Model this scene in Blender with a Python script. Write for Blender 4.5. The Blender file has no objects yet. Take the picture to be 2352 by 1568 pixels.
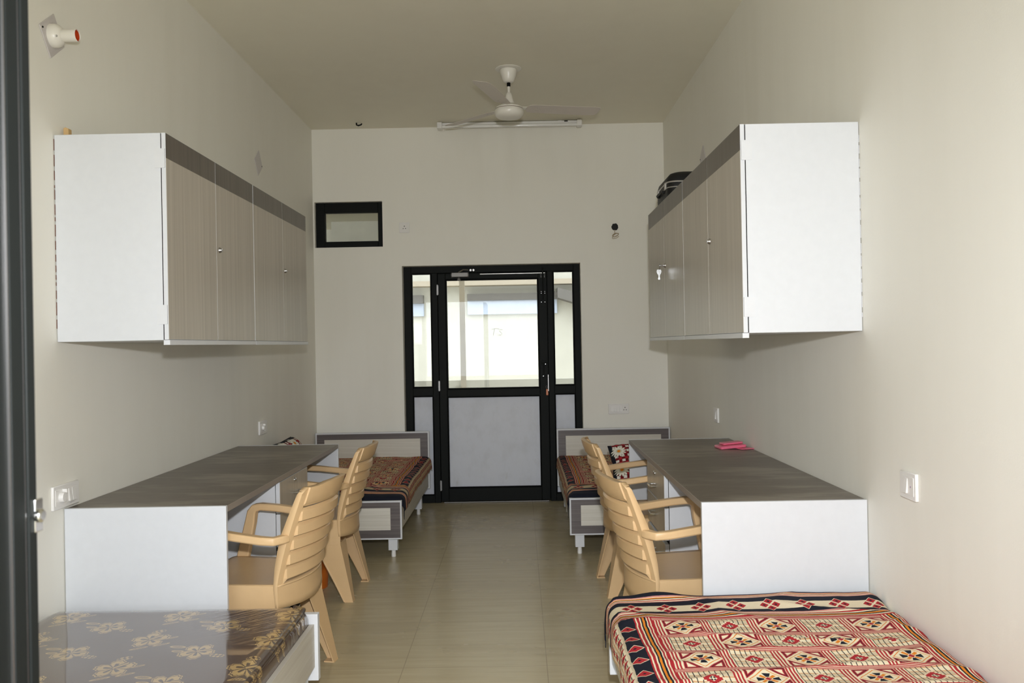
import bpy, bmesh, math, random
from math import sin, cos, pi, radians
from mathutils import Vector, Matrix, noise
random.seed(4)
SC = bpy.context.scene
COL = SC.collection

# ------------------------------------------------------------------ room dimensions (metres)
XL, XR, YB, ZC = -1.719, 1.2514, 7.393, 3.19
YF = 0.0                       # inner face of the front wall
H = 1.3423                     # camera height

# ------------------------------------------------------------------ node helpers
class V:
    """a scalar socket with operators, so that patterns can be written as formulas"""
    def __init__(s, t, v): s.t, s.v = t, v
    def op(s, o, b=None, c=None, rev=False):
        n = s.t.nodes.new('ShaderNodeMath'); n.operation = o
        a = s.v
        args = [a, b, c]
        if rev: args = [b, a, c]
        for i, x in enumerate(args):
            if x is None: continue
            if isinstance(x, V): x = x.v
            if isinstance(x, (int, float)): n.inputs[i].default_value = x
            else: s.t.links.new(x, n.inputs[i])
        return V(s.t, n.outputs[0])
    def __add__(s, o): return s.op('ADD', o)
    __radd__ = __add__
    def __sub__(s, o): return s.op('SUBTRACT', o)
    def __rsub__(s, o): return s.op('SUBTRACT', o, rev=True)
    def __mul__(s, o): return s.op('MULTIPLY', o)
    __rmul__ = __mul__
    def __truediv__(s, o): return s.op('DIVIDE', o)
    def __lt__(s, o): return s.op('LESS_THAN', o)
    def __gt__(s, o): return s.op('GREATER_THAN', o)
    def __and__(s, o): return s.op('MULTIPLY', o)
    def __or__(s, o): return s.op('MAXIMUM', o)
    def abs(s): return s.op('ABSOLUTE')
    def floor(s): return s.op('FLOOR')
    def fract(s): return s.op('FRACT')
    def mod(s, o): return s.op('FLOORED_MODULO', o)
    def max(s, o): return s.op('MAXIMUM', o)
    def min(s, o): return s.op('MINIMUM', o)
    def sqrt(s): return s.op('SQRT')
    def cos(s): return s.op('COSINE')
    def sin(s): return s.op('SINE')
    def pow(s, o): return s.op('POWER', o)
    def atan2(s, o): return s.op('ARCTAN2', o)
    def band(s, a, b): return (s > a) & (s < b)

class M:
    """one material being built"""
    def __init__(s, name):
        s.m = bpy.data.materials.new(name); s.m.use_nodes = True
        s.t = s.m.node_tree; s.n = s.t.nodes; s.l = s.t.links
        s.p = s.n['Principled BSDF']; s.out = s.n['Material Output']
    def new(s, k, **kw):
        n = s.n.new(k)
        for a, b in kw.items(): setattr(n, a, b)
        return n
    def put(s, x, sock):
        if isinstance(x, V): x = x.v
        if isinstance(x, tuple) and len(x) == 3: x = (*x, 1)
        if isinstance(x, (int, float, tuple)): sock.default_value = x
        else: s.l.new(x, sock)
    def set(s, **kw):
        names = dict(color='Base Color', rough='Roughness', metal='Metallic', coat='Coat Weight', coat_rough='Coat Roughness',
                     spec='Specular IOR Level', normal='Normal', coat_normal='Coat Normal', sheen='Sheen Weight')
        for a, b in kw.items(): s.put(b, s.p.inputs[names[a]])
        return s
    def mix(s, a, b, f):
        n = s.new('ShaderNodeMix', data_type='RGBA')
        s.put(f, n.inputs[0]); s.put(a, n.inputs[6]); s.put(b, n.inputs[7])
        return n.outputs[2]
    def obj(s, scale=(1, 1, 1), rot=(0, 0, 0)):
        tc = s.new('ShaderNodeTexCoord'); mp = s.new('ShaderNodeMapping')
        s.l.new(tc.outputs['Object'], mp.inputs[0]); mp.inputs['Scale'].default_value = scale; mp.inputs['Rotation'].default_value = rot
        return mp.outputs[0]
    def noise(s, vec, scale=1., detail=4, rough=.55):
        n = s.new('ShaderNodeTexNoise'); s.l.new(vec, n.inputs['Vector'])
        n.inputs['Scale'].default_value = scale; n.inputs['Detail'].default_value = detail; n.inputs['Roughness'].default_value = rough
        return V(s.t, n.outputs[0])
    def rng(s, x, a, b, c=0., d=1.):
        n = s.new('ShaderNodeMapRange'); s.put(x, n.inputs[0])
        for i, k in enumerate((a, b, c, d)): n.inputs[i + 1].default_value = k
        return V(s.t, n.outputs[0])
    def sep(s, vec):
        n = s.new('ShaderNodeSeparateXYZ'); s.l.new(vec, n.inputs[0])
        return [V(s.t, o) for o in n.outputs]
    def uv(s):
        n = s.new('ShaderNodeUVMap'); n.uv_map = 'UVMap'
        return s.sep(n.outputs[0])
    def bump(s, h, strength=.2, dist=.01):
        n = s.new('ShaderNodeBump'); s.put(h, n.inputs['Height']); n.inputs['Strength'].default_value = strength; n.inputs['Distance'].default_value = dist
        return n.outputs[0]
    def ramp(s, x, stops):
        n = s.new('ShaderNodeValToRGB'); cr = n.color_ramp; cr.interpolation = 'CONSTANT'; s.put(x, n.inputs[0])
        while len(cr.elements) < len(stops): cr.elements.new(1)
        for e, (p, c) in zip(cr.elements, stops): e.position = p; e.color = (*c, 1)
        return n.outputs[0]

def plain(name, color, rough=.5, metal=0., coat=0., bump=None, spec=.5):
    m = M(name)
    nz = m.noise(m.obj(), 30, 3)
    c2 = tuple(x * .93 for x in color)
    m.set(color=m.mix(color, c2, nz), rough=rough, metal=metal, coat=coat, spec=spec)
    if bump: m.set(normal=m.bump(m.noise(m.obj(), bump[0], 3), bump[1], .002))
    return m.m

def grain(name, c1, c2, scale, rough=.4, lo=.35, hi=.65, extra=None):
    """laminate with fine grain stretched along one object axis"""
    m = M(name)
    a = m.noise(m.obj(scale), 1, 5, .65)
    col = m.mix(c1, c2, m.rng(a, lo, hi))
    if extra:
        b = m.noise(m.obj(extra[0]), 1, 6, .6)
        col = m.mix(col, extra[1], m.rng(b, extra[2], extra[3], 0, extra[4]))
    m.set(color=col, rough=rough)
    return m.m

# ------------------------------------------------------------------ materials
def mat_wall(name, c, c2):
    m = M(name)
    st = m.noise(m.obj((6, 6, .9)), 1, 5, .6)          # vertical trowel and wash streaks
    bl = m.noise(m.obj(), .9, 3)
    f = m.rng(st, .35, .75) * m.rng(bl, .3, .7)
    fine = m.noise(m.obj(), 160, 2)
    m.set(color=m.mix(c, c2, f * .8), rough=.62, normal=m.bump(fine * .5 + st * .8, .12, .004))
    return m.m
WALL = mat_wall('wall_paint', (.855, .838, .765), (.80, .78, .70))
CEIL = mat_wall('ceiling_paint', (.80, .765, .64), (.76, .72, .60))

def mat_floor():
    m = M('floor_tile')
    x, y, z = m.sep(m.obj())
    gx = ((x + .507) / .6).fract(); gy = ((y - 3.662) / .6).fract()
    w = .0032
    line = ((gx < w) | (gx > 1 - w)) | ((gy < w) | (gy > 1 - w))
    # each tile shifts the streaks a little
    st = m.noise(m.obj((2.2, 26, 1)), 1, 6, .6)
    big = m.noise(m.obj((1.2, 3.2, 1)), 1, 4)
    col = m.mix((.43, .365, .225), (.53, .455, .295), m.rng(st, .3, .7))
    col = m.mix(col, (.40, .345, .225), m.rng(big, .35, .85, 0, .5))
    col = m.mix(col, (.30, .25, .16), line * .75)
    m.set(color=col, rough=m.rng(big, .3, .7, .22, .30), spec=.28)
    return m.m
FLOOR = mat_floor()
WHITE = plain('white_laminate', (.685, .705, .73), .38)
EDGE = plain('white_edge_band', (.69, .705, .725), .45)
BEIGE = grain('beige_laminate', (.50, .455, .385), (.40, .36, .30), (55, 55, .8), .33)
BEIGEH = grain('pale_rail_laminate', (.60, .57, .50), (.52, .48, .41), (60, 1.5, 60), .4)
BAND = grain('dark_band_laminate', (.085, .07, .056), (.125, .105, .085), (60, 60, 1), .35)
TOP = grain('desk_top_laminate', (.118, .098, .076), (.165, .138, .108), (10, 60, 10), .36,
            extra=((2.0, 6.5, 2), (.30, .265, .215), .50, .64, .7))
BDARK = grain('bed_dark_laminate', (.085, .07, .068), (.15, .128, .122), (1.2, 40, 90), .42)
INLAY = grain('bed_inlay_laminate', (.70, .675, .60), (.60, .57, .49), (1.2, 40, 90), .42)
CHAIR = plain('tan_plastic', (.73, .50, .265), .36, bump=(220, .05))
BLACK = plain('black_aluminium', (.011, .0125, .0115), .5, spec=.08)
GASKET = plain('black_gasket', (.004, .004, .004), .6, spec=.1)
def mat_panel():
    m = M('grey_panel')
    a = m.noise(m.obj((5, 5, 3.5)), 1.6, 6, .65); b = m.noise(m.obj((14, 14, 6), (0, .5, 0)), 1, 5, .6)
    col = m.mix((.66, .685, .75), (.54, .555, .59), m.rng(a, .45, .75, 0, .6))
    col = m.mix(col, (.40, .39, .35), m.rng(b, .66, .78, 0, .5))
    m.set(color=col, rough=.5)
    return m.m
GREYP = mat_panel()
CHROME = plain('chrome', (.75, .75, .74), .14, 1.)
STEEL = plain('dull_steel', (.42, .41, .40), .35, 1.)
DULL = plain('worn_metal', (.26, .25, .24), .5, .6)
IVORY = plain('ivory_plastic', (.80, .775, .70), .3)
PWHITE = plain('white_plastic', (.84, .83, .80), .3)
PLATE = plain('grey_white_plate', (.60, .565, .55), .35)
SWITCH = plain('switch_plastic', (.86, .845, .815), .28)
ORANGE = plain('orange_plastic', (.56, .135, .012), .35)
PINK = plain('pink_plastic', (.82, .16, .26), .28)
REDIN = plain('red_liner', (.55, .06, .01), .4)
HOLE = plain('dark_hole', (.006, .006, .006), .7)
WOOD = plain('raw_wood', (.60, .40, .18), .6)
CABLE = plain('cable_sheath', (.42, .33, .20), .5)
LUGG = plain('black_luggage', (.012, .012, .012), .5, bump=(300, .2), spec=.25)
LUGGT = plain('silver_trim', (.55, .53, .50), .3, .6)
BROWNE = plain('chipped_edge', (.20, .10, .07), .7)
BLADE = plain('fan_blade_paint', (.66, .60, .54), .35)
EXTW = plain('outside_paint', (.36, .345, .29), .8)
EXTB = plain('outside_dark_band', (.085, .078, .068), .8)  # dark grey lintels and stair beam of the building opposite
EXTP = plain('outside_parapet', (.36, .345, .29), .8)
EXTC = plain('outside_pillar', (.27, .23, .17), .8)
EXTG = plain('outside_bluish_pane', (.30, .335, .40), .6)
GROUND = plain('outside_ground', (.56, .50, .37), .9)
INK = plain('grey_ink', (.25, .25, .25), .7)

def mat_glass():
    m = M('window_glass')
    tr = m.new('ShaderNodeBsdfTransparent'); gl = m.new('ShaderNodeBsdfGlossy'); df = m.new('ShaderNodeBsdfDiffuse')
    tr.inputs[0].default_value = (.97, .98, .97, 1); gl.inputs['Roughness'].default_value = .01
    df.inputs[0].default_value = (.75, .73, .68, 1)
    fr = m.new('ShaderNodeFresnel'); fr.inputs[0].default_value = 1.5
    a = m.new('ShaderNodeMixShader'); b = m.new('ShaderNodeMixShader')
    m.l.new(fr.outputs[0], a.inputs[0]); m.l.new(tr.outputs[0], a.inputs[1]); m.l.new(gl.outputs[0], a.inputs[2])
    dirt_haze = m.noise(m.obj((3, 3, 3)), 2, 6)
    m.put(m.rng(dirt_haze, .35, .8, .01, .07), b.inputs[0])  # patchy dirt film that also paints the pale haze of outdoor reflections
    m.l.new(a.outputs[0], b.inputs[1]); m.l.new(df.outputs[0], b.inputs[2]); m.l.new(b.outputs[0], m.out.inputs[0])
    return m.m
GLASS = mat_glass()

CREAM, RED, NAVY, ORG, TAN, PALER = (.80, .70, .50), (.40, .022, .03), (.010, .012, .022), (.72, .23, .02), (.62, .52, .36), (.60, .26, .22)
def mat_sheet(name, W, CREAM, RED, TAN, voff):
    """ikat bedsheet: u across the bed from the aisle edge, v from the foot edge, both in metres"""
    m = M(name)
    u, v, _ = m.uv()
    wob = m.noise(m.obj(), 26, 2)
    u = u + (wob - .5) * .006; v = v + (wob - .5) * .004
    u = u - .010; v = v - voff
    fu0 = (u - .105) / .15; fv0 = (v - .24) / .145
    par = (fu0.floor() + fv0.floor()).mod(2.)
    fu, fv = fu0.fract(), fv0.fract()
    a = ((fu - .2) / .8 * 2 - 1).abs(); b = ((fv - .15) / .85 * 2 - 1).abs()
    d = a + b
    # cell A: diamond with petals
    t = (1 - a).min(1 - b).min((d - 1) * .7071) / .293
    colA = m.mix(RED, NAVY, t.band(.30, .42)); colA = m.mix(colA, CREAM, t > .62)
    colA = m.mix(colA, CREAM, t < .10)
    colA = m.mix(colA, CREAM, d < .98); colA = m.mix(colA, ORG, d.band(.82, .88))
    A, B = a.max(b), a.min(b)
    colA = m.mix(colA, NAVY, A.band(.2, .52) & (B < (A * .42 - .02)))
    colA = m.mix(colA, ORG, d.band(.22, .66) & ((A - B) < .11))
    colA = m.mix(colA, RED, d < .17)
    # cell B: plaid with a red stepped lozenge
    colB = m.mix(TAN, CREAM, (fv * 3).fract() > .5)
    colB = m.mix(colB, (.62, .28, .10), (fv * 6).fract() < .14)
    colB = m.mix(colB, NAVY, (fu * 10).fract() < .17)
    st = (a * 9).floor() / 9 + (b * 9).floor() / 9
    colB = m.mix(colB, CREAM, st < .46); colB = m.mix(colB, RED, st < .40)
    colB = m.mix(colB, CREAM, d < .2); colB = m.mix(colB, NAVY, (A < .13) & (A > .035) & (B > .02) & (d < .19))
    col = m.mix(colA, colB, par)
    # bands between the cells
    sv = m.mix(CREAM, RED, (fu * 15).fract() < .55)
    sh = m.mix(PALER, RED, (fv * 18).fract() < .4); sh = m.mix(sh, CREAM, (fv * 18).fract() > .8)
    col = m.mix(col, sv, fu < .2); col = m.mix(col, sh, fv < .15)
    # striped border along the sides
    def stripes(x): return m.ramp(x, [(0, RED), (.08, CREAM), (.16, RED), (.30, CREAM), (.38, NAVY), (.46, ORG), (.58, NAVY), (.68, CREAM), (.75, RED), (.84, CREAM), (.91, RED)])
    col = m.mix(col, stripes((u - .046) / .059), u < .105)
    col = m.mix(col, stripes((u - (W - .075)) / .06), u > (W - .075))
    # navy blocks with leaves, then the flowered drop
    w = ((v / .094).fract() - .5).abs() * .094
    lf = w / .021 + (u - .020).abs() / .022
    side = m.mix(NAVY, CREAM, lf < 1.15); side = m.mix(side, RED, lf < 1); side = m.mix(side, NAVY, lf < .25)
    drop = m.mix(CREAM, TAN, (u * 60).fract() > .6); drop = m.mix(drop, NAVY, ((u * 60).fract() < .16)); drop = m.mix(drop, ORG, ((u * 40).fract() < .1))
    w2 = (((v / .047) + (u / .05).floor() * .5).fract() - .5).abs() * .047; u2 = ((u / .05).fract() - .5).abs() * .05
    l2 = w2 / .017 + u2 / .02
    drop = m.mix(drop, CREAM, l2 < 1.1); drop = m.mix(drop, RED, l2 < .95); drop = m.mix(drop, NAVY, l2 < .22)
    side = m.mix(side, drop, u < 0)
    col = m.mix(col, side, u < .046)
    # border across the foot end
    q = (v - .122); p = ((u / .118).fract() - .5) * .118
    pa, qa = p.abs() * 1.15, q.abs() * .95
    am, bm = pa.max(qa), pa.min(qa)
    fl = (am - .0235).abs() + bm
    e = m.ramp((v + .05) / .29, [(0, NAVY), (.235, PALER), (.255, CREAM), (.265, ORG), (.28, NAVY), (.29, CREAM), (.31, RED), (.33, CREAM), (.345, PALER), (.36, NAVY),
                                  (.49, CREAM), (.70, NAVY), (.79, PALER), (.82, CREAM), (.84, RED), (.87, CREAM), (.89, NAVY), (.91, ORG), (.93, NAVY), (.95, CREAM), (.97, RED)])
    lines = v.band(.092, .153) & ((v * 150).fract() < .3)
    e = m.mix(e, TAN, lines)
    e = m.mix(e, CREAM, fl < .0215); e = m.mix(e, RED, fl < .0185); e = m.mix(e, NAVY, fl < .006)
    col = m.mix(col, e, v < .24)
    fine = m.noise(m.obj(), 900, 2)
    m.set(color=col, rough=.85, spec=.2, normal=m.bump(fine, .15, .001))
    return m.m
SHEET = mat_sheet('ikat_bedsheet', .93, CREAM, RED, TAN, .022)
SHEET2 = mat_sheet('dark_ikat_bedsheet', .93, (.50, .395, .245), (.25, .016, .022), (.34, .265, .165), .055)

def mat_daisy():
    """red and white check with daisies and black edge"""
    m = M('daisy_check_cloth')
    u, v, _ = m.uv()
    k = ((u / .022).floor() + (v / .022).floor()).mod(2.)
    k2 = ((u / .022).floor().mod(2.)) * ((v / .022).floor().mod(2.))
    col = m.mix(RED, (.16, .008, .012), k); col = m.mix(col, (.78, .74, .68), k2)
    col = m.mix(col, NAVY, (u < .022) )
    x = ((u / .13 + .06).fract() - .5) * .13; y = ((v / .17 + (u / .13 + .06).floor() * .5).fract() - .5) * .17
    r = (x * x + y * y).sqrt(); th = y.atan2(x)
    pet = (th * 6.5).cos().abs() * .022 + .03
    col = m.mix(col, (.03, .04, .01), r < pet + .004)
    col = m.mix(col, (.80, .77, .68), r < pet); col = m.mix(col, (.35, .38, .18), (r < .02) & ((th * 13).cos() > .2))
    col = m.mix(col, ORG, r < .0115)
    m.set(color=col, rough=.85, spec=.2)
    return m.m
DAISY = mat_daisy()

def mat_floral():
    """brown mattress ticking with gold hibiscus under a tight clear plastic film"""
    m = M('hibiscus_ticking_in_film')
    u, v, _ = m.uv()          # u = distance from the wall edge, v = distance from the foot edge
    GOLD, GD, BR = (.47, .32, .13), (.16, .10, .045), (.082, .050, .035)
    sheen = m.noise(m.obj((3, 3, 3)), 2, 3)  # random patches of slightly paler brown in the ticking
    col = m.mix(BR, (.105, .066, .047), sheen)
    def flower(col, ox, oy, rot, R, kind):
        x = (((u - ox) / .39).fract() - .5) * .39; y = (((v - oy) / .254).fract() - .5) * .254 * .84
        c, s = cos(rot), sin(rot)
        X = (x * c + y * s) / R; Y = (y * c - x * s) / R
        r = (X * X + Y * Y).sqrt(); th = Y.atan2(X)
        k = (th * 2.5).cos().abs()
        out = k.pow(.62) * .50 + .44 + ((th * 23).cos() * .03)
        def leaf(col, lx, ly, rx, ry):
            a, b = (X - lx) / rx, (Y - ly) / ry
            d = a * a + b * b
            return m.mix(col, GOLD, d.band(.5, 1.) | (d < 1.) & ((a * 3 + b).fract() < .35))
        if kind:
            col = leaf(col, -1.35, -.42, .45, .15); col = leaf(col, -1.02, .10, .34, .13)
            sx, sy = X - 1.28, Y - .30
            dots = (((sx * 4.5).fract() - .5).abs() + ((sy * 4.5).fract() - .5).abs()) < .45
            col = m.mix(col, GOLD, ((sx * sx * 4 + sy * sy * 20) < .7) & dots)
        else:
            col = leaf(col, -.55, .93, .42, .10); col = leaf(col, .45, 1.0, .40, .09); col = leaf(col, .98, .30, .30, .09)
            sx, sy = X - .45, Y + .98
            dots = (((sx * 4.5).fract() - .5).abs() + ((sy * 4.5).fract() - .5).abs()) < .45
            col = m.mix(col, GOLD, ((sx * sx * 5 + sy * sy * 16) < .6) & dots)
        inner = r / out
        col = m.mix(col, GOLD, inner < 1.)
        col = m.mix(col, BR, inner.band(.86, .93))
        col = m.mix(col, BR, (inner < .55) & (k > (inner * .55 + .62)))
        col = m.mix(col, BR, (k < .20) & (inner < .93))
        st = (Y + X * .45 + .05).abs()
        col = m.mix(col, BR, (st < .15) & X.band(-.08, .66) & (inner < 1.15))
        col = m.mix(col, GOLD, (st < .07) & X.band(-.05, .62))
        return col
    col = flower(col, .315, -.02, -.5, .064, 0)
    col = flower(col, .51, .10, .15, .060, 1)
    # wrinkles of the film: long creases running to the aisle corner, faint ripples elsewhere
    ox_, oy_, _ = m.sep(m.obj()); cb = m.new('ShaderNodeCombineXYZ'); m.put((ox_ + oy_ * .9) * 4, cb.inputs[0]); m.put((ox_ * .9 - oy_) * 42, cb.inputs[1])
    wr = m.noise(cb.outputs[0], 1, 3, .55)
    rip = m.noise(m.obj((2.4, 2.4, 2.4)), 1, 2)
    cr = m.rng(u, .55, .92) * m.rng(v, .42, .04)
    m.set(color=col, rough=.38, coat=1., coat_rough=.035, spec=.5)
    m.set(coat_normal=m.bump(wr * cr * 3.2 + rip * .35, .24, .02))
    return m.m
FLORAL = mat_floral()

# ------------------------------------------------------------------ mesh helpers
class MB:
    def __init__(s): s.v, s.f, s.m, s.uv = [], [], [], None
    def add(s, vs, fs, m=0):
        k = len(s.v); s.v += [tuple(x) for x in vs]; s.f += [tuple(i + k for i in f) for f in fs]; s.m += [m] * len(fs); return s
    def box(s, x0, x1, y0, y1, z0, z1, m=0):
        x0, x1 = sorted((x0, x1)); y0, y1 = sorted((y0, y1)); z0, z1 = sorted((z0, z1))
        vs = [(x, y, z) for z in (z0, z1) for y in (y0, y1) for x in (x0, x1)]
        return s.add(vs, [(0, 2, 3, 1), (4, 5, 7, 6), (0, 1, 5, 4), (2, 6, 7, 3), (0, 4, 6, 2), (1, 3, 7, 5)], m)
    def loft(s, rings, m=0, closed=True, caps=True):
        n = len(rings[0]); vs = [p for r in rings for p in r]; fs = []
        for i in range(len(rings) - 1):
            for j in range(n if closed else n - 1):
                k = (j + 1) % n
                fs.append((i * n + j, i * n + k, (i + 1) * n + k, (i + 1) * n + j))
        if caps: fs += [tuple(range(n))[::-1], tuple(range((len(rings) - 1) * n, len(rings) * n))]
        return s.add(vs, fs, m)
    def lathe(s, prof, c, axis='z', n=28, m=0, caps=True):
        rings = []
        for r, h in prof:
            ring = []
            for j in range(n):
                a = 2 * pi * j / n; x, y = r * cos(a), r * sin(a)
                p = {'z': (x, y, h), 'x': (h, x, y), 'y': (x, h, y)}[axis]
                ring.append((c[0] + p[0], c[1] + p[1], c[2] + p[2]))
            rings.append(ring)
        return s.loft(rings, m, True, caps)
    def cyl(s, p0, p1, r, n=14, m=0, r1=None): return s.tube([p0, p1], [r, r if r1 is None else r1], n, m)
    def tube(s, path, r, n=10, m=0):
        path = [Vector(p) for p in path]; rs = r if isinstance(r, (list, tuple)) else [r] * len(path)
        rings = []; up = None
        for i, p in enumerate(path):
            d = (path[min(i + 1, len(path) - 1)] - path[max(i - 1, 0)]).normalized()
            if up is None: up = Vector((0, 0, 1)) if abs(d.z) < .9 else Vector((1, 0, 0))
            a = d.cross(up).normalized(); b = a.cross(d).normalized(); up = b
            rings.append([tuple(p + a * rs[i] * cos(2 * pi * j / n) + b * rs[i] * sin(2 * pi * j / n)) for j in range(n)])
        return s.loft(rings, m)
    def prism(s, poly, lo, hi, axis='y', m=0):
        def P(a, b, h): return {'y': (a, h, b), 'x': (h, a, b), 'z': (a, b, h)}[axis]
        return s.loft([[P(a, b, lo) for a, b in poly], [P(a, b, hi) for a, b in poly]], m)
    def grid(s, fn, nu, nv, m=0, uvf=None):
        k = len(s.v)
        for j in range(nv + 1):
            for i in range(nu + 1): s.v.append(tuple(fn(i / nu, j / nv)))
        for j in range(nv):
            for i in range(nu):
                a = k + j * (nu + 1) + i; s.f.append((a, a + 1, a + nu + 2, a + nu + 1)); s.m.append(m)
        return s
    def build(s, name, mats, parent=None, origin=(0, 0, 0), bevel=0., smooth=True, uv=None, angle=35, solid=None):
        me = bpy.data.meshes.new(name)
        o = Vector(origin)
        me.from_pydata([tuple(Vector(p) - o) for p in s.v], [], s.f)
        mats = mats if isinstance(mats, (list, tuple)) else [mats]
        for k in mats: me.materials.append(k)
        me.polygons.foreach_set('material_index', s.m)
        if uv:
            L = me.uv_layers.new(name='UVMap')
            for lp in me.loops: L.data[lp.index].uv = uv[lp.vertex_index]
        bm = bmesh.new(); bm.from_mesh(me); bmesh.ops.recalc_face_normals(bm, faces=bm.faces); bm.to_mesh(me); bm.free()
        if smooth:
            me.polygons.foreach_set('use_smooth', [True] * len(me.polygons)); me.set_sharp_from_angle(angle=radians(angle))
        ob = bpy.data.objects.new(name, me); COL.objects.link(ob)
        if parent: ob.parent = parent
        else: ob.location = o
        if solid:
            sm = ob.modifiers.new('thickness', 'SOLIDIFY'); sm.thickness = solid[0]; sm.offset = solid[1]
        if bevel:
            b = ob.modifiers.new('soft_edges', 'BEVEL'); b.width = bevel; b.segments = 2; b.limit_method = 'ANGLE'; b.angle_limit = radians(40)
        return ob

def tag(o, label, cat, group=None, kind=None):
    o['label'] = label; o['category'] = cat
    if group: o['group'] = group
    if kind: o['kind'] = kind
    return o
def thing(name, loc, label=None, cat=None, group=None, kind=None):
    o = bpy.data.objects.new(name, None); COL.objects.link(o); o.location = loc; o.empty_display_size = .1
    if label: tag(o, label, cat, group)
    if kind: o['kind'] = kind
    return o
def struct(o): o['kind'] = 'structure'; return o
def copy_tree(o, parent=None):
    c = o.copy(); COL.objects.link(c); c.parent = parent
    for ch in list(o.children): copy_tree(ch, c)
    return c
def kids(o): return list(o.children)

# ------------------------------------------------------------------ setting: shell of the room
struct(MB().box(XL - .2, XR + .2, -.2, YB + .2, -.12, 0).build('floor', FLOOR, smooth=False))
struct(MB().box(XL - .2, XR + .2, -.2, YB + .2, ZC, ZC + .15).build('ceiling', CEIL, smooth=False))
struct(MB().box(XL - .2, XL, -.2, YB + .2, 0, ZC).build('wall_left', WALL, smooth=False))
struct(MB().box(XR, XR + .2, -.2, YB + .2, 0, ZC).build('wall_right', WALL, smooth=False))
DX0, DX1, DZ = -.975, .532, 2.022           # opening of the back door
WX0, WX1, WZ0, WZ1 = -1.706, -1.132, 2.19, 2.575  # opening of the high window
b = MB()
for x0, x1, z0, z1 in ((XL, DX0, 0, WZ0), (XL, WX0, WZ0, WZ1), (WX1, DX0, WZ0, WZ1), (XL, DX0, WZ1, ZC), (DX0, DX1, DZ, ZC), (DX1, XR, 0, ZC)):
    b.box(x0, x1, YB, YB + .2, z0, z1)
struct(b.build('wall_back', WALL, smooth=False))
FX0, FX1, FZ = -1.60, .55, 2.1                  # opening the photograph is taken through; unseen edges set to shape the daylight
b = MB()
for x0, x1, z0, z1 in ((XL, FX0, 0, FZ), (FX1, XR, 0, FZ), (XL, XR, FZ, ZC)): b.box(x0, x1, -.2, YF, z0, z1)
struct(b.build('wall_front', WALL, smooth=False))

# front door leaf, opened inward beside the camera: only the strip along its free edge is in view
JX = -.516
jd = thing('door_2', (JX, .45, 0), kind='structure'); jo = (JX, .45, 0)
b = MB(); b.box(JX - .043, JX - .004, .855, .93, .01, 2.03).box(JX - .043, JX - .004, 0, .07, .01, 2.03)
b.box(JX - .043, JX - .004, .07, .855, 1.97, 2.03).box(JX - .043, JX - .004, .07, .855, .90, .97).box(JX - .043, JX - .004, .07, .855, .01, .13)
b.box(JX - .004, JX, .9145, .93, .01, 2.03).box(JX - .004, JX - .001, .888, .9095, .01, 2.03)
b.build('leaf_frame', BLACK, jd, jo, bevel=.0015)
MB().box(JX - .0045, JX - .0015, .8845, .8858, .012, 2.028).box(JX - .0045, JX - .002, .9115, .9122, .012, 2.028).build('bead', STEEL, jd, jo)
MB().box(JX - .026, JX - .020, .068, .857, .968, 1.972).build('glass_pane', GLASS, jd, jo, smooth=False)
MB().box(JX - .03, JX - .016, .068, .857, .128, .902).build('lower_panel', GREYP, jd, jo, smooth=False)
b = MB(); b.box(JX - .002, JX + .003, .921, .936, 1.153, 1.188).lathe([(.007, 0), (.0075, .006), (.005, .008)], (JX + .001, .926, 1.1705), 'x', 16)
o = b.build('latch', CHROME, jd, jo, bevel=.001); o['label'] = 'chrome latch keeper'

# outside, seen through the back door glass and lighting the front
struct(MB().box(-14, 14, -24, -.2, -.2, -.02).build('ground', GROUND, smooth=False))
struct(MB().box(-5, 5, YB + .2, 9.12, -.15, -.01).build('floor_corridor', EXTP, smooth=False))
struct(MB().box(-5, 5, 9.0, 9.12, 0, .985).build('wall_parapet', EXTP, smooth=False))
struct(MB().box(-9, 9, YB + .21, 8.0, 3.2, 3.35).build('sky_blocker_slab', EXTW, smooth=False))  # unseen roof slab added to limit skylight through the back door
struct(MB().box(-14, 14, 9.3, 14, -1.2, -1.0).build('ground_courtyard', GROUND, smooth=False))
fac = thing('wall_opposite', (0, 14, -1), kind='structure')
fo = (0, 14, -1)
MB().box(-9, 9, 14, 14.3, -1, 6).build('facade', EXTW, fac, fo, smooth=False)
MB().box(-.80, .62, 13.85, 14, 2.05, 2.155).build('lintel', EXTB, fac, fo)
MB().box(-.80, .62, 13.93, 14, 1.83, 2.05).build('bluish_pane', EXTG, fac, fo)
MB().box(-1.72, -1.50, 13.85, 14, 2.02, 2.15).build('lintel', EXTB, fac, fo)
MB().box(-1.72, -1.50, 13.93, 14, 1.82, 2.02).build('bluish_pane', EXTG, fac, fo)
MB().box(-9, 9, 13.7, 14, 2.28, 2.36).build('ledge', EXTC, fac, fo)
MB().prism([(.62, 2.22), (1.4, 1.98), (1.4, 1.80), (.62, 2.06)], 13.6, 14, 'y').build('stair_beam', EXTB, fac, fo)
struct(MB().box(-.60, -.545, 8.98, 9.0, .0, 3.2).build('pillar', EXTC, smooth=False))
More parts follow.
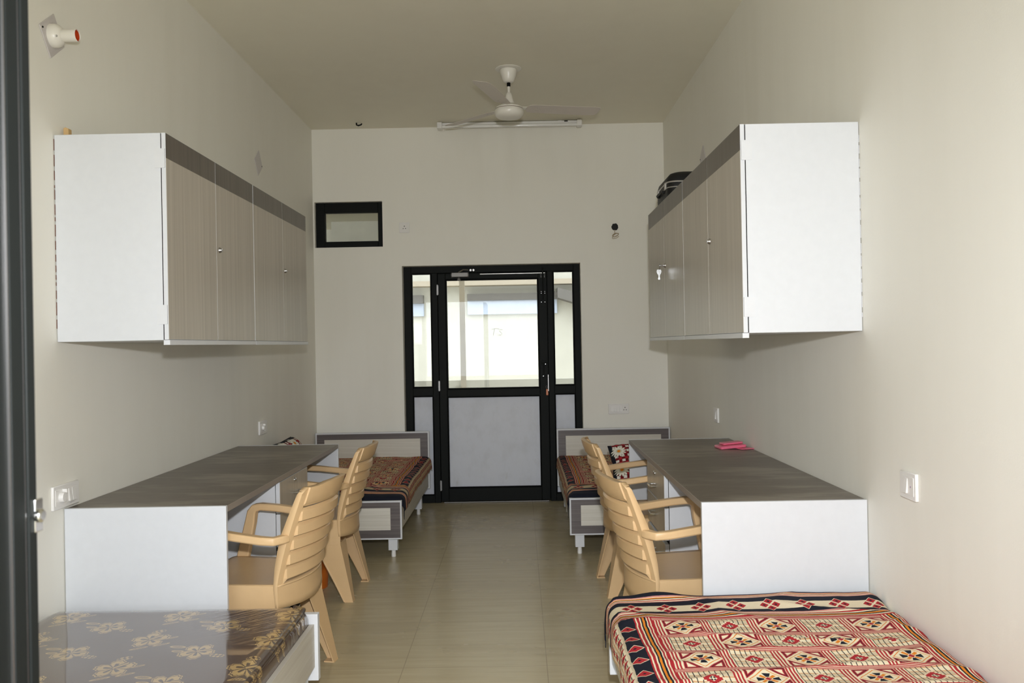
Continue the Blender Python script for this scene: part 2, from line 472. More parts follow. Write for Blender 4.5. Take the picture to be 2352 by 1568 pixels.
# little room behind the high window; unseen walls leave a gap shaped to light it
b = MB(); b.box(-3.2, -1.79, 9.0, 9.1, 1.2, 3.19).box(-1.79, -1.135, 8.45, 8.55, 1.1, 3.19).box(-1.79, -1.75, 8.55, 9.05, 1.1, 3.19)
b.box(-3.3, -3.2, YB + .2, 9.1, 1.1, 3.19).box(-2.93, -1.9, YB + .1, YB + .2, 1.1, 2.66)
struct(b.build('wall_annex', WALL, smooth=False))
struct(MB().box(-3.2, -1.125, YB + .2, 9.1, 2.56, 2.66).build('ceiling_annex', CEIL, smooth=False))
struct(MB().box(-3.185, -1.15, YB + .2, 9.1, 1.1, 1.2).build('floor_annex', FLOOR, smooth=False))
struct(MB().box(-1.175, -1.135, YB + .2, 8.45, 1.1, 2.66).build('wall_annex_side', WALL, smooth=False))

# ------------------------------------------------------------------ back door unit
YD = YB + .10
dr = thing('door_1', (-.22, YD, 0), kind='structure'); DO = (-.22, YD, 0)
y0, y1 = YD, YD + .06
b = MB()
b.box(DX0, -.912, y0, y1, 0, DZ).box(.478, DX1, y0, y1, 0, DZ).box(-.912, .478, y0, y1, 1.965, DZ)
b.box(-.70, .265, y1 - .006, y1, 0, .03).box(-.70, -.678, y1 - .006, y1, .03, 1.965).box(.243, .265, y1 - .006, y1, .03, 1.965).box(-.70, .265, y1 - .006, y1, 1.945, 1.975)   # outer frame, with stop strips added to block light leaking round the leaf
b.box(-.738, -.688, y0, y1, 0, 1.965).box(.252, .30, y0, y1, 0, 1.965)                                   # mullions
for a, c in ((-.912, -.738), (.30, .478)): b.box(a, c, y0, y1, .915, .985).box(a, c, y0, y1, 0, .065)
b.build('frame', BLACK, dr, DO, bevel=.004)
yl0, yl1 = y0 - .012, y1 - .008
b = MB()
b.box(-.684, -.618, yl0, yl1, .012, 1.958).box(.176, .248, yl0, yl1, .012, 1.958)
b.box(-.618, .176, yl0, yl1, 1.908, 1.958).box(-.618, .176, yl0, yl1, .905, .968).box(-.618, .176, yl0, yl1, .012, .125)
leaf = b.build('door_leaf', BLACK, dr, DO, bevel=.004)
b = MB().box(-.66, .235, yl0 - .006, yl0, .003, .009).build('sweep_strip', DULL, leaf, DO)
for nm, a, c, e, g in (('glass_pane', -.912, -.738, .985, 1.965), ('glass_pane', .30, .478, .985, 1.965), ('glass_pane', -.618, .176, .968, 1.908)):
    MB().box(a - .003, c + .003, y0 + .028, y0 + .033, e - .003, g + .003).build(nm, GLASS, dr, DO, smooth=False)
    q = MB(); w = .011
    q.box(a, a + w, y0 - .004, y0 + .028, e, g).box(c - w, c, y0 - .004, y0 + .028, e, g).box(a + w, c - w, y0 - .004, y0 + .028, e, e + w).box(a + w, c - w, y0 - .004, y0 + .028, g - w, g)
    q.build('gasket', GASKET, dr, DO, bevel=.003)
for a, c, e, g in ((-.912, -.738, .065, .915), (.30, .478, .065, .915), (-.618, .176, .125, .905)):
    MB().box(a, c, y0 + .02, y0 + .035, e, g).build('lower_panel', GREYP, dr, DO, smooth=False)
    q = MB(); w = .009
    q.box(a, a + w, y0 - .004, y0 + .02, e, g).box(c - w, c, y0 - .004, y0 + .02, e, g).box(a + w, c - w, y0 - .004, y0 + .02, e, e + w).box(a + w, c - w, y0 - .004, y0 + .02, g - w, g)
    q.build('gasket', GASKET, dr, DO, bevel=.003)
for z in (1.82, 1.0, .15):
    b = MB().cyl((-.686, yl0 - .004, z - .045), (-.686, yl0 - .004, z + .045), .0045).box(-.692, -.679, yl0 - .003, yl0, z - .04, z + .04)
    b.build('hinge', STEEL, dr, DO)
b = MB().box(-.56, -.42, yl0 - .045, yl0, 1.925, 1.962).lathe([(.021, 0), (.021, .012)], (-.565, yl0 - .022, 1.943), 'x', 16).lathe([(.021, 0), (.021, .012)], (-.427, yl0 - .022, 1.943), 'x', 16)
b.lathe([(.012, 0), (.016, .01), (.008, .03)], (-.50, yl0 - .022, 1.893), 'z', 14)
cl = b.build('door_closer', DULL, leaf, DO, bevel=.003)
b = MB().tube([(-.50, yl0 - .03, 1.965), (-.46, yl0 - .05, 1.985), (-.42, yl0 - .02, 1.985)], .006).lathe([(.009, 0), (.009, .006)], (-.40, y0 - .007, 1.985), 'y', 12).lathe([(.009, 0), (.009, .006)], (-.375, y0 - .007, 1.985), 'y', 12)
b.build('closer_arm', STEEL, dr, DO)
MB().box(-.32, .235, yl0 - .006, yl0, 1.946, 1.951).build('slide_rail', CHROME, leaf, DO)
b = MB().cyl((.215, yl0 - .012, 1.72), (.215, yl0 - .012, 1.995), .006).box(.196, .234, yl0 - .004, yl0, 1.76, 1.80).box(.196, .234, yl0 - .004, yl0, 1.90, 1.94).box(.196, .234, yl0 - .004, yl0, 1.69, 1.71)
b.build('tower_bolt', BLACK, leaf, DO, bevel=.001)
for z in (1.775, 1.79, 1.915, 1.93, 1.70):
    for x in (.2, .23): MB().lathe([(.003, 0), (.002, -.003)], (x, yl0 - .004, z), 'y', 8).build('screw', CHROME, leaf, DO)
b = MB().box(.19, .232, yl0 - .02, yl0, 1.16, 1.20).cyl((.19, yl0 - .03, 1.18), (.245, yl0 - .03, 1.18), .006).box(.195, .225, yl0 - .016, yl0, 1.06, 1.085).cyl((.21, yl0 - .02, 1.085), (.21, yl0 - .02, 1.17), .004)
b.build('latch', BLACK, leaf, DO, bevel=.002)
for x, z in ((.2, 1.18), (.225, 1.172), (.205, 1.07)): MB().lathe([(.004, 0), (.003, -.003)], (x, yl0 - .02, z), 'y', 8).build('screw', CHROME, leaf, DO)
b = MB().tube([(.232 + .008 * cos(a), yl0 - .008, .975 + .010 * sin(a)) for a in [i * 2 * pi / 12 for i in range(13)]], .0015).box(.245, .249, yl0 - .002, yl0, .94, 1.08)
b.build('strike_plate', STEEL, leaf, DO)
tg = MB().box(.226, .244, yl0 - .012, yl0 - .007, .905, .958).build('key_tag', ORANGE, COL and None, (.235, yl0 - .01, .93), bevel=.002)
tag(tg, 'small orange key tag hanging from the latch side of the glazed door', 'key tag')
# pencilled scrawl on the big pane
yy = y0 + .0265
b = MB().tube([(-.235, yy, 1.475), (-.20, yy, 1.482), (-.165, yy, 1.478)], .0012, 6).tube([(-.205, yy, 1.48), (-.212, yy, 1.45), (-.216, yy, 1.425)], .0012, 6)
b.tube([(-.135, yy, 1.472), (-.155, yy, 1.474), (-.165, yy, 1.46), (-.15, yy, 1.448), (-.142, yy, 1.436), (-.155, yy, 1.424), (-.18, yy, 1.426)], .0012, 6)
b.build('pencil_scrawl', INK, dr, DO)
# high window
wn = thing('window_1', (-1.42, YB, 2.38), kind='structure'); WO = (-1.42, YB, 2.38)
b = MB(); ya, yb2 = YB + .045, YB + .11
b.box(WX0, WX0 + .075, ya, yb2, WZ0, WZ1).box(WX1 - .045, WX1, ya, yb2, WZ0, WZ1).box(WX0 + .075, WX1 - .045, ya, yb2, WZ1 - .085, WZ1).box(WX0 + .075, WX1 - .045, ya, yb2, WZ0, WZ0 + .055)
b.build('frame', BLACK, wn, WO, bevel=.004)
MB().box(WX0 + .07, WX1 - .04, ya + .03, ya + .035, WZ0 + .05, WZ1 - .08).build('glass_pane', GLASS, wn, WO, smooth=False)

# ------------------------------------------------------------------ desks
def desk(xw, xf, ya, yb, name_label):
    """xw = wall side, xf = aisle side"""
    s = 1 if xf > xw else -1
    zt = .757
    o = ((xw + xf) / 2, (ya + yb) / 2, 0)
    t = thing('desk', o, name_label, 'desk', 'long study desks along the walls')
    g = .003
    MB().box(xw + s * g, xf, ya + .018, yb - .018, zt - .024, zt, 0).build('desktop', TOP, t, o, bevel=.0015)
    MB().box(xf - s * .0005, xf + s * .002, ya + .018, yb - .018, zt - .024, zt - .0005).build('front_edge', plain('desk_edge', (.33, .29, .25), .4), t, o)
    for a, c in ((ya, ya + .018), (yb - .018, yb)):
        MB().box(xw + s * g, xf + s * .002, a, c, 0, zt + .001).build('end_panel', WHITE, t, o, bevel=.0015)
    MB().box(xw + s * g, xw + s * .02, ya + .018, yb - .018, .33, zt - .024).build('back_panel', WHITE, t, o)
    # drawer pedestal in the middle, shared by the two sitters
    p0, p1 = 4.02, 4.545
    MB().box(xw + s * .02, xf - s * .022, p0, p1, .04, zt - .024).build('pedestal', WHITE, t, o, bevel=.0015)
    MB().box(xf - s * .0225, xf - s * .0215, p0 + .004, p1 - .004, .05, zt - .03).build('gap_shadow_sheet', GASKET, t, o)  # black sheet painting the shade behind the drawer fronts
    for (z0, z1, lock) in ((.586, .729, 1), (.432, .582, 0), (.268, .414, 1), (.115, .264, 0)):
        d = MB().box(xf - s * .019, xf - s * .001, p0, p1, z0, z1, 0).box(xf - s * .001, xf, p0 + .0015, p1 - .0015, z0 + .0015, z1 - .0015, 1).build('drawer', [WHITE, BEIGE], t, o)
        zh = (z0 + z1) / 2 - (.005 if lock else 0); yc = (p0 + p1) / 2 + .02
        if lock: zh = z0 + .055
        ht = MB().tube([(xf, yc - .045, zh), (xf + s * .02, yc - .045, zh), (xf + s * .027, yc - .040, zh), (xf + s * .027, yc + .040, zh), (xf + s * .02, yc + .045, zh), (xf, yc + .045, zh)], .0045, 10)
        ht.build('handle', CHROME, d, o)
        if lock:
            MB().lathe([(.011, 0), (.011, s * .003), (.007, s * .006)], (xf, yc - .01, z1 - .028), 'x', 16).box(xf, xf + s * .0065, yc - .0115, yc - .0085, z1 - .034, z1 - .022).build('lock', CHROME, d, o)
    return t
desk(XL, -1.11, 3.275, 5.33, 'long grey topped desk with two tan chairs and an orange bin beside it')
desk(XR, .653, 3.178, 5.283, 'long grey topped desk with a pink case lying on its top')

# ------------------------------------------------------------------ wall cabinets
def wall_cabinet(xw, xf, ya, yb, zb, zt, locks_y, label, hinge_end):
    s = 1 if xf > xw else -1
    o = ((xw + xf) / 2, (ya + yb) / 2, zb)
    t = thing('wall_cabinet', o, label, 'cabinet', 'wall cabinets above the desks')
    xd = xf - s * .020
    MB().box(xw + s * .003, xd, ya, yb, zb, zt).build('body', WHITE, t, o, bevel=.0015)
    MB().box(xd, xd + s * .003, ya + .003, yb - .003, zb + .002, zt - .002).build('gap_shadow_sheet', GASKET, t, o)  # black sheet painting the shade between body and doors
    # chipped back edge along the wall
    b = MB(); z = zb + .05
    random.seed(int(ya * 100))
    while z < zt - .03:
        l = random.uniform(.01, .05); b.box(xw + s * .001, xw + s * .003, ya - .001, ya + .004, z, min(z + l, zt)); z += l + random.uniform(.006, .02)
    b.build('chipped_edge', BROWNE if xw < 0 else EDGE, t, o)
    ym = (ya + yb) / 2
    for a, c in ((ya, ym), (ym, yb)):
        x0 = xd + s * .0035
        d = MB(); zk = zt - .094
        d.box(x0, xf - s * .001, a + .0012, c - .0012, zb + .002, zt, 0)
        d.box(xf - s * .001, xf, a + .003, c - .003, zb + .003, zk, 1)
        d.box(xf - s * .001, xf, a + .003, c - .003, zk, zt - .001, 2)
        dd = d.build('door', [WHITE, BEIGE, BAND], t, o)
        first = a == ya
        if first == (locks_y == 0):
            yl = (a + .035) if locks_y else (c - .035)
            MB().lathe([(.012, 0), (.012, s * .003), (.0085, s * .008), (.008, s * .012)], (xf, yl, zb + .395), 'x', 16).box(xf, xf + s * .0125, yl - .0015, yl + .0015, zb + .388, zb + .402).build('lock', STEEL, dd, o)
        yh = a if first else c
        for zh in (zb + .095, zt - .095):
            k = -1 if first else 1
            MB().box(xd - s * .022, xf - s * .006, yh - .003 * (k < 0) , yh + .003 * (k > 0), zh - .036, zh + .036).box(xf - s * .007, xf - s * .003, yh - .005 * (k < 0), yh + .005 * (k > 0), zh - .035, zh + .035).build('hinge', EDGE, dd, o)
    MB().box(xd, xf + s * .004, ya, yb, zb - .018, zb + .0005).build('bottom_lip', EDGE, t, o, bevel=.001)
    return t
LZB, LZT, RZB, RZT = 1.383, 2.155, 1.368, 2.128
wall_cabinet(XL, -1.300, 3.248, 4.317, LZB, LZT, 1, 'pale double door wall cabinet carrying a wood offcut, white side panel facing out', 1)
wall_cabinet(XL, -1.300, 4.321, 5.390, LZB, LZT, 1, 'pale double door wall cabinet below the blank diamond plate, next to the high window', 0)
wall_cabinet(XR, .818, 3.190, 4.313, RZB, RZT, 0, 'pale double door wall cabinet with a bare top and a lock without key', 1)
wall_cabinet(XR, .818, 4.317, 5.440, RZB, RZT, 0, 'pale double door wall cabinet with a black suitcase on top and keys in its lock', 0)
# lock of the far right cabinet is repeated by the keys
kx, ky, kz = .818, 4.843, RZB + .395
k = thing('key', (kx - .02, ky, kz), 'shiny key with a spare dangling from it, stuck in a wall cabinet lock', 'key')
ko = (kx - .02, ky, kz)
MB().cyl((kx - .002, ky, kz), (kx - .035, ky, kz), .0028).lathe([(.009, -.004), (.009, 0)], (kx - .03, ky, kz), 'x', 14).build('blade', STEEL, k, ko)
MB().tube([(kx - .033, ky + .009 * cos(a), kz - .012 + .012 * sin(a)) for a in [i * 2 * pi / 14 for i in range(15)]], .0012, 6).build('ring', STEEL, k, ko)
hx = kx - .036
pl = []
for (yo, zo) in ((-.012, -.022), (.012, -.022), (.015, -.034), (.011, -.045), (.005, -.052), (.004, -.066), (.007, -.071), (.005, -.078), (-.005, -.078), (-.007, -.071), (-.004, -.066), (-.005, -.052), (-.011, -.045), (-.015, -.034)):
    pl.append((hx + yo * .9, kz + zo))
MB().prism(pl, ky - .001, ky + .001, 'y').build('spare_key', CHROME, k, ko)

# ------------------------------------------------------------------ beds
def bed(x0, x1, ya, yb, zf0, zf1, head_at_far, label, legs_z0=0.):
    """footboard at ya for the far beds (aisle side is the side nearer X=-.2)"""
    o = ((x0 + x1) / 2, (ya + yb) / 2, 0)
    t = thing('bed', o, label, 'bed', 'single beds with dark framed end boards')
    left = x1 < 0
    def board(nm, y, th, z0, z1, face, fr, w_in):
        """face = -1 shows the framed side toward -Y, +1 toward +Y"""
        p = MB().box(x0, x1, y, y + th, z0, z1).build(nm, EDGE, t, o, bevel=.0015)
        yf = y if face < 0 else y + th
        ya_, yb_ = (yf - .0015, yf + .001) if face < 0 else (yf - .001, yf + .0015)
        MB().box(x0 + fr, x1 - fr, ya_, yb_, z0 + fr, z1 - fr).build('dark_border', BDARK, p, o)
        yc_, yd_ = (yf - .0025, yf) if face < 0 else (yf, yf + .0025)
        MB().box(x0 + w_in[0], x1 - w_in[0], yc_, yd_, z0 + w_in[1], z1 - w_in[2]).build('inlay', INLAY, p, o)
        return p
    if head_at_far:
        board('footboard', ya, .026, zf0, zf1, -1, .010, (.072, .060, .045))
        board('headboard', yb - .03, .03, .155, .632, -1, .012, (.075, .09, .058))
        ys = (ya + .03, yb - .033)
    else:
        board('footboard', yb - .03, .03, zf0, zf1, 1, .012, (.072, .060, .045))
        board('headboard', ya, .03, .155, .632, 1, .012, (.075, .09, .058))
        ys = (ya + .033, yb - .033)
    zr0, zr1 = zf0 + .05, zf1 - .035
    for a, c in ((x0 + .012, x0 + .030), (x1 - .030, x1 - .012)):
        MB().box(a, c, ys[0], ys[1], zr0, zr1).build('side_rail', BEIGEH, t, o, bevel=.001)
    MB().box(x0 + .031, x1 - .031, ys[0], ys[1], zr1 - .055, zr1 - .035).build('deck', EDGE, t, o)
    for xx in (x0 + .035, x1 - .093):
        for yy in ((ya + .032, yb - .36) if head_at_far else (ya + .1, yb - .095)):
            l = MB().box(xx, xx + .058, yy, yy + .055, .045, zr1 - .056).build('leg', EDGE, t, o, bevel=.0015)
            MB().lathe([(.014, 0), (.015, .01), (.013, .046)], (xx + .029, yy + .027, 0), 'z', 16).build('glide', PWHITE, l, o)
    return t
bed(-1.712, -.762, 5.555, 7.335, .121, .366, True, 'bed beneath the high window, printed sheet and propped daisy pillow on it')
bed(.302, 1.245, 5.555, 7.335, .128, .362, True, 'bed with printed sheet and red daisy pillow near the coiled cable')
bed(-1.712, -.748, 1.30, 3.205, .138, .378, False, 'bed carrying the plastic wrapped brown hibiscus mattress')
bed(.300, 1.245, 1.25, 3.125, .172, .410, False, 'bed under the large printed sheet, end board against the desk with the pink case')

# printed sheets: cloth draped over the mattress, u across and v along
def sheet(mat, x_aisle, sgn, W, yfoot, vsgn, L, ztop, hang, rise, label, seed, wr, hem):
    """x_aisle: aisle edge of the mattress, sgn: direction toward the wall; yfoot: foot edge, vsgn: direction toward the head"""
    r = .035
    def edge(u):
        if u > r: return u, 0.
        a = (r - u) / r
        if a < pi / 2: return r - r * sin(a), -(r - r * cos(a))
        return 0., -r - (r - u - r * pi / 2)
    NU, NV = 130, 200
    u0, v0 = -hang, -hem
    b = MB(); uvs = []
    def fn(i, j):
        u = u0 + (W - u0) * i; v = v0 + (L - v0) * j
        uvs.append((u, v))
        xu, zu = edge(u); yv, zv = edge(v)
        if u > W - r:                                      # tucks down along the wall
            k = (u - (W - r)) / r; zu -= .5 * k * k * r * 1.2
        if v > L - r:
            k = (v - (L - r)) / r; zv -= k * k * .02
        p = Vector((u * 3.1 + seed, v * 2.2, seed))
        n = noise.noise(p) * .9 + noise.noise(p * 2.7) * .5 + noise.noise(Vector((u * 22, v * 5 + seed, 1.))) * .18
        ridge = (1 - abs(noise.noise(Vector((u * 2.1 + v * 1.3 + seed, v * 5.2 - u * .8, 3.)))) * 3.2)
        ridge = max(0, ridge) ** 3
        z = ztop + zu + zv + wr * (.5 * n + 1.1 * ridge) * (1 if u > .02 else .35) + rise(u, v)
        w = noise.noise(Vector((v * 9 + seed, u * 3, 5.)))
        off = (.010 + .008 * w) * min(1, max(0, (.05 - u) / .1)) if u < .05 else 0
        offv = (.006 + .01 * noise.noise(Vector((u * 8, seed, 2.)))) * min(1, max(0, (.03 - v) / .06)) if v < .03 else 0
        return (x_aisle + sgn * (xu - off), yfoot + vsgn * (yv - offv), z)
    b.grid(fn, NU, NV)
    o = (x_aisle + sgn * W / 2, yfoot + vsgn * L / 2, ztop)
    ob = b.build('bedsheet', mat, None, o, uv=uvs, angle=180, solid=(.003, -1))
    # closed underside resting on the mattress deck
    tag(ob, label, 'bedsheet', 'ikat printed sheets on the beds')
    return ob
def rise_near(u, v):
    z = 0
    if v < .14: z += .02 * math.exp(-((u - .17) / .10) ** 2) * math.exp(-((v - .0) / .05) ** 2)
    z += .014 * math.exp(-((v - .06) / .09) ** 2) * (u / .93)
    return z
def rise_far(u, v): return .035 * min(1, max(0, v / .5)) - .006 + .012 * math.exp(-((v - .16) / .08) ** 2 - ((u - .25) / .2) ** 2)
sheet(SHEET, .303, 1, .942, 3.155, -1, 1.86, .424, .10, rise_near, 'large red cream and navy printed bedsheet spread out nearest the white desk end', 1.7, .0085, .05)
sheet(SHEET2, -.757, -1, .95, 5.575, 1, 1.73, .392, .085, rise_far, 'printed bedsheet on the bed beneath the high window', 5.2, .008, .03)
sheet(SHEET2, .305, 1, .932, 5.575, 1, 1.73, .386, .085, rise_far, 'printed bedsheet half hidden by chairs, checked daisy pillow leaning on it', 9.4, .008, .03)

# mattresses under the sheets and the wrapped one
def mattress(x0, x1, y0, y1, z0, z1, mats, name='mattress', label='', r=.04, uvd=False):
    b = MB(); uvs = []
    nx, ny = 44, 70
    o = ((x0 + x1) / 2, (y0 + y1) / 2, z0)
    t = thing(name, o, label, 'mattress')
    # top and sides as one rounded shell
    def shell(i, j):
        # param across (including both sides) and along (including both ends)
        Lx, Ly, hh = x1 - x0, y1 - y0, z1 - z0
        su = -hh + (Lx + 2 * hh) * i; sv = -hh + (Ly + 2 * hh) * j
        def fold(s, L):
            if s < r:
                a = (r - s) / r
                return (r - r * sin(a), -(r - r * cos(a))) if a < pi / 2 else (0, -r - (r - s - r * pi / 2))
            if s > L - r:
                q, z = fold(L - s, L); return L - q, z
            return s, 0
        x, za = fold(su, Lx); y, zb = fold(sv, Ly)
        z = max(z1 + za + zb, z0)
        crown = .008 * max(0, 1 - ((x / Lx - .5) * 2) ** 2) * max(0, 1 - ((y / Ly - .5) * 2) ** 2)
        uvs.append((su if True else 0, Ly - sv))
        n = .003 * noise.noise(Vector((x * 3, y * 3, 0)))
        return (x0 + x, y0 + y, z + crown + n)
    b.grid(shell, nx, ny)
    b.build('cover', mats, t, o, uv=uvs, angle=180)
    return t
mt = mattress(-1.712, -.778, 1.34, 3.172, .292, .412, FLORAL, label='brown mattress with gold hibiscus print, sealed in shiny clear plastic')
mo = tuple(mt.location)
TAPE = grain('mattress_tape', (.055, .035, .026), (.40, .27, .11), (2, 24, 2), .35, .5, .62)
b = MB().tube([(-.781, 1.40, .405), (-.779, 2.0, .408), (-.779, 2.6, .408), (-.780, 3.05, .407), (-.79, 3.14, .405), (-.83, 3.172, .404)], .009, 10)
b.build('piping', TAPE, mt, mo)
# pillows with daisies
def cushion(name, c, size, rot, label, cat, bulge=.5, nn=26):
    b = MB(); uvs = []
    for sgn in (1, -1):
        def fn(i, j):
            x, y = i * 2 - 1, j * 2 - 1
            e = max(0, (1 - x ** 4) * (1 - y ** 4)) ** bulge
            uvs.append(((x + 1) * size[0] / 2, (y + 1) * size[1] / 2))
            n = noise.noise(Vector((x * 1.7 + c[0], y * 1.7, sgn))) * .12
            return (x * size[0] / 2 * (1 - .05 * (1 - abs(y)) * abs(x)), y * size[1] / 2, sgn * size[2] / 2 * e * (1 + n))
        b.grid(fn, nn, nn)
    ob = b.build(name, DAISY, None, (0, 0, 0), uv=uvs, angle=180)
    bm = bmesh.new(); bm.from_mesh(ob.data); bmesh.ops.remove_doubles(bm, verts=bm.verts, dist=.0004); bmesh.ops.recalc_face_normals(bm, faces=bm.faces); bm.to_mesh(ob.data); bm.free()
    ob.location = c; ob.rotation_euler = rot
    return tag(ob, label, cat)
cushion('pillow', (-1.585, 6.02, .575), (.30, .46, .16), (radians(4), radians(62), 0), 'red daisy print pillow propped up between the desk end and the wall', 'pillow')
cushion('pillow', (.905, 5.85, .532), (.62, .35, .12), (radians(38), 0, radians(2)), 'red checked pillow with big white daisies leaning near the footboard behind a chair', 'pillow')

# ------------------------------------------------------------------ plastic armchairs
def make_chair():
    root = thing('plastic_chair', (0, 0, 0))
    # backrest: one perforated, ribbed sheet with turned-in side flanges
    ZB, ZT = .315, .805
    def prof(z):                                            # side view of the stile: forward bulge at seat level, leaning back above
        t = (z - .42) / (.805 - .42)
        return -.004 - .115 * max(0, t) ** 1.25 - .02 * max(0, -t) * 1.0
    zs = [.345, .365, .385, .40, .415, .43]
    gaps = []
    z = .43
    # bottom gap 22 mm, then five slats with 7 mm gaps and the plain top rail
    zs += [.452]; gaps.append((.43, .452))
    z = .452
    for k in range(5):
        h = .049
        zs += [z + .004, z + .010, z + h * .5, z + h - .012, z + h - .004, z + h]
        zs += [z + h + .007]; gaps.append((z + h, z + h + .007)); z += h + .007
    zs += [z + .006, z + .014, z + .04, .785, .797, .805]
    zs = sorted(set(round(q, 4) for q in zs))
    ss = [-1, -.97, -.90, -.872, -.866] + [-.80 + .16 * i for i in range(11)] + [.866, .872, .90, .97, 1]
    hw = .213
    def P(s, zq, dx=0):
        c = 1 - s * s
        zz = zq
        low = max(0, (.43 - zq) / .1)
        if zq > .79:                                         # raised centre and clipped corners of the top rail
            zz = zq - (.012 * max(0, abs(s) - .9) / .1) * ((zq - .785) / .02) + .006 * max(0, 1 - (abs(s) / .55) ** 6) * ((zq - .785) / .02)
        if zq < .40:                                         # lower edge dips in the middle
            zz = zq - .018 * c * (.40 - zq) / .065
        # relief: slats are set back and curl forward at their lower lip
        rel = 0
        if abs(s) < .867:
            for (a, e) in zip(gaps[:-1], gaps[1:]):
                if a[1] <= zq <= e[0]:
                    q = (zq - a[1]) / (e[0] - a[1]); rel = -.003 - .012 * (1 - q) + (.010 if q > .85 else 0)
            if zq > gaps[-1][1] + .012: rel = -.006
        w = hw * (1 - .03 * max(0, (zq - .6) / .2))
        return (prof(zq) - .040 * c + rel + dx, s * w, zz)
    b = MB(); idx = {}
    def vid(key, p):
        if key not in idx: idx[key] = len(b.v); b.v.append(p)
        return idx[key]
    def quad(*k): b.f.append(tuple(vid(x, y) for x, y in k)); b.m.append(0)
    for zi in range(len(zs) - 1):
        za, zb = zs[zi], zs[zi + 1]
        for si in range(len(ss) - 1):
            sa, sb = ss[si], ss[si + 1]
            hole = any(abs(za - g[0]) < 1e-3 and abs(zb - g[1]) < 1e-3 for g in gaps) and max(abs(sa), abs(sb)) <= .868
            if hole: continue
            quad(((si, zi), P(sa, za)), ((si + 1, zi), P(sb, za)), ((si + 1, zi + 1), P(sb, zb)), ((si, zi + 1), P(sa, zb)))
        # side flange, deeper toward the bottom
        for side, si in ((-1, 0), (1, len(ss) - 1)):
            def fl(zq): 
                d = .017 + .013 * max(0, 1 - abs(zq - .62) / .17) - .008 * max(0, min(1, (.50 - zq) / .15))
                p = P(side, zq); return (p[0] + d, p[1] + side * .004, p[2])
            quad(((si, zi), P(side, za)), ((si, zi + 1), P(side, zb)), (('f', side, zi + 1), fl(zb)), (('f', side, zi), fl(za)))
    n = len(zs) - 1                                          # top lip turned forward
    for si in range(len(ss) - 1):
        pa, pb = P(ss[si], zs[n]), P(ss[si + 1], zs[n])
        quad(((si, n), pa), ((si + 1, n), pb), (('t', si + 1), (pb[0] + .018, pb[1], pb[2] + .002)), (('t', si), (pa[0] + .018, pa[1], pa[2] + .002)))
    b.build('backrest', CHAIR, root, (0, 0, 0), solid=(.005, 0), bevel=0, angle=28)
    # seat: dished slab with skirt
    b = MB()
    def st(i, j):
        x = -.01 + .455 * i; y = (j * 2 - 1)
        w = .212 + .025 * i
        z = .432 - .014 * (1 - y * y) * sin(pi * min(1, i * 1.05)) - (.02 * max(0, (i - .86) / .14) ** 2)
        xx = x - .045 * (1 - y * y) * (1 - i)
        return (xx, y * w, z)
    b.grid(st, 18, 18)
    b.build('seat', CHAIR, root, (0, 0, 0), solid=(.006, -1), angle=50)
    sk = MB()
    for s in (-1, 1):
        o = [(-.008, .43), (.10, .432), (.22, .432), (.34, .43), (.445, .412), (.45, .385), (.40, .37), (.34, .365), (.30, .362), (.26, .355), (.22, .335), (.19, .31), (.16, .30), (.06, .30), (-.008, .30)]
        sk.loft([[(x, s * (.210 + .025 * max(0, x) / .45), z) for x, z in o], [(x, s * (.216 + .025 * max(0, x) / .45), z) for x, z in o]])
    f = [(-.235, .412), (.235, .412), (.235, .375), (.15, .36), (0, .355), (-.15, .36), (-.235, .375)]
    sk.loft([[(.441, y, z) for y, z in f], [(.447, y, z) for y, z in f]])
    # ribs where the leg channel starts
    for s in (-1, 1):
        sk.loft([[(.13 + d, s * (.217 + .02 * .3), .43), (.145 + d, s * (.224 + .006), .43), (.155 + d, s * .222, .43)] if False else [(.20 + d, s * .221, .431), (.212 + d, s * .228, .431), (.224 + d, s * .222, .431)] for d in (0,)] +
                [[(.175, s * .219, .31), (.187, s * .226, .31), (.199, s * .220, .31)]])
    sk.build('skirt', CHAIR, root, (0, 0, 0), bevel=.001)
    # armrests: flat bar from the stile, round corner, down into the seat side
    for s in (-1, 1):
        path = [(-.045, .205, .612, .036, .030), (-.035, .232, .612, .036, .030), (-.015, .258, .613, .038, .030), (.03, .268, .617, .040, .030), (.12, .270, .628, .042, .030), (.22, .267, .640, .042, .030),
                (.290, .264, .645, .042, .031), (.318, .261, .640, .042, .036), (.331, .259, .622, .040, .040), (.338, .256, .58, .036, .046), (.350, .249, .52, .032, .050), (.362, .244, .46, .030, .054), (.370, .240, .42, .028, .056)]
        rings = []
        for i, (x, y, z, w, h) in enumerate(path):
            q0, q1 = Vector(path[max(i - 1, 0)][:3]), Vector(path[min(i + 1, len(path) - 1)][:3])
            q0.y *= s; q1.y *= s
            d = (q1 - q0).normalized(); c = Vector((x, y * s, z))
            a = d.cross(Vector((0, 0, 1))) if abs(d.z) < .8 else Vector((0, s, 0))
            a.normalize()
            if i >= 7: a = Vector((0, 1, 0)) * (-s if False else 1)
            if a.y * s < 0: a = -a
            if i <= 1: a = Vector((d.y * s, -d.x * s, 0)).normalized() * 1; a = a if a.x > 0 else -a; a = Vector((a.x, a.y, 0))
            nn = a.cross(d).normalized()
            if i <= 1 and nn.z < 0: nn = -nn
            if i > 1:
                nn = d.cross(a); nn.normalize()
                if (i < 8 and nn.z < 0) or (i >= 8 and nn.x < 0): nn = -nn
            elif nn.z < 0: nn = -nn
            th = h * .5
            if i <= 1: a = a * -1 if False else a
            rings.append([tuple(c + a * w * .5 + nn * th), tuple(c - a * w * .5 + nn * th), tuple(c - a * w * .5 - nn * th), tuple(c + a * w * .5 - nn * th)])
        rings = rings[2:]
        # rear end bends in to the stile
        r0 = rings[0]
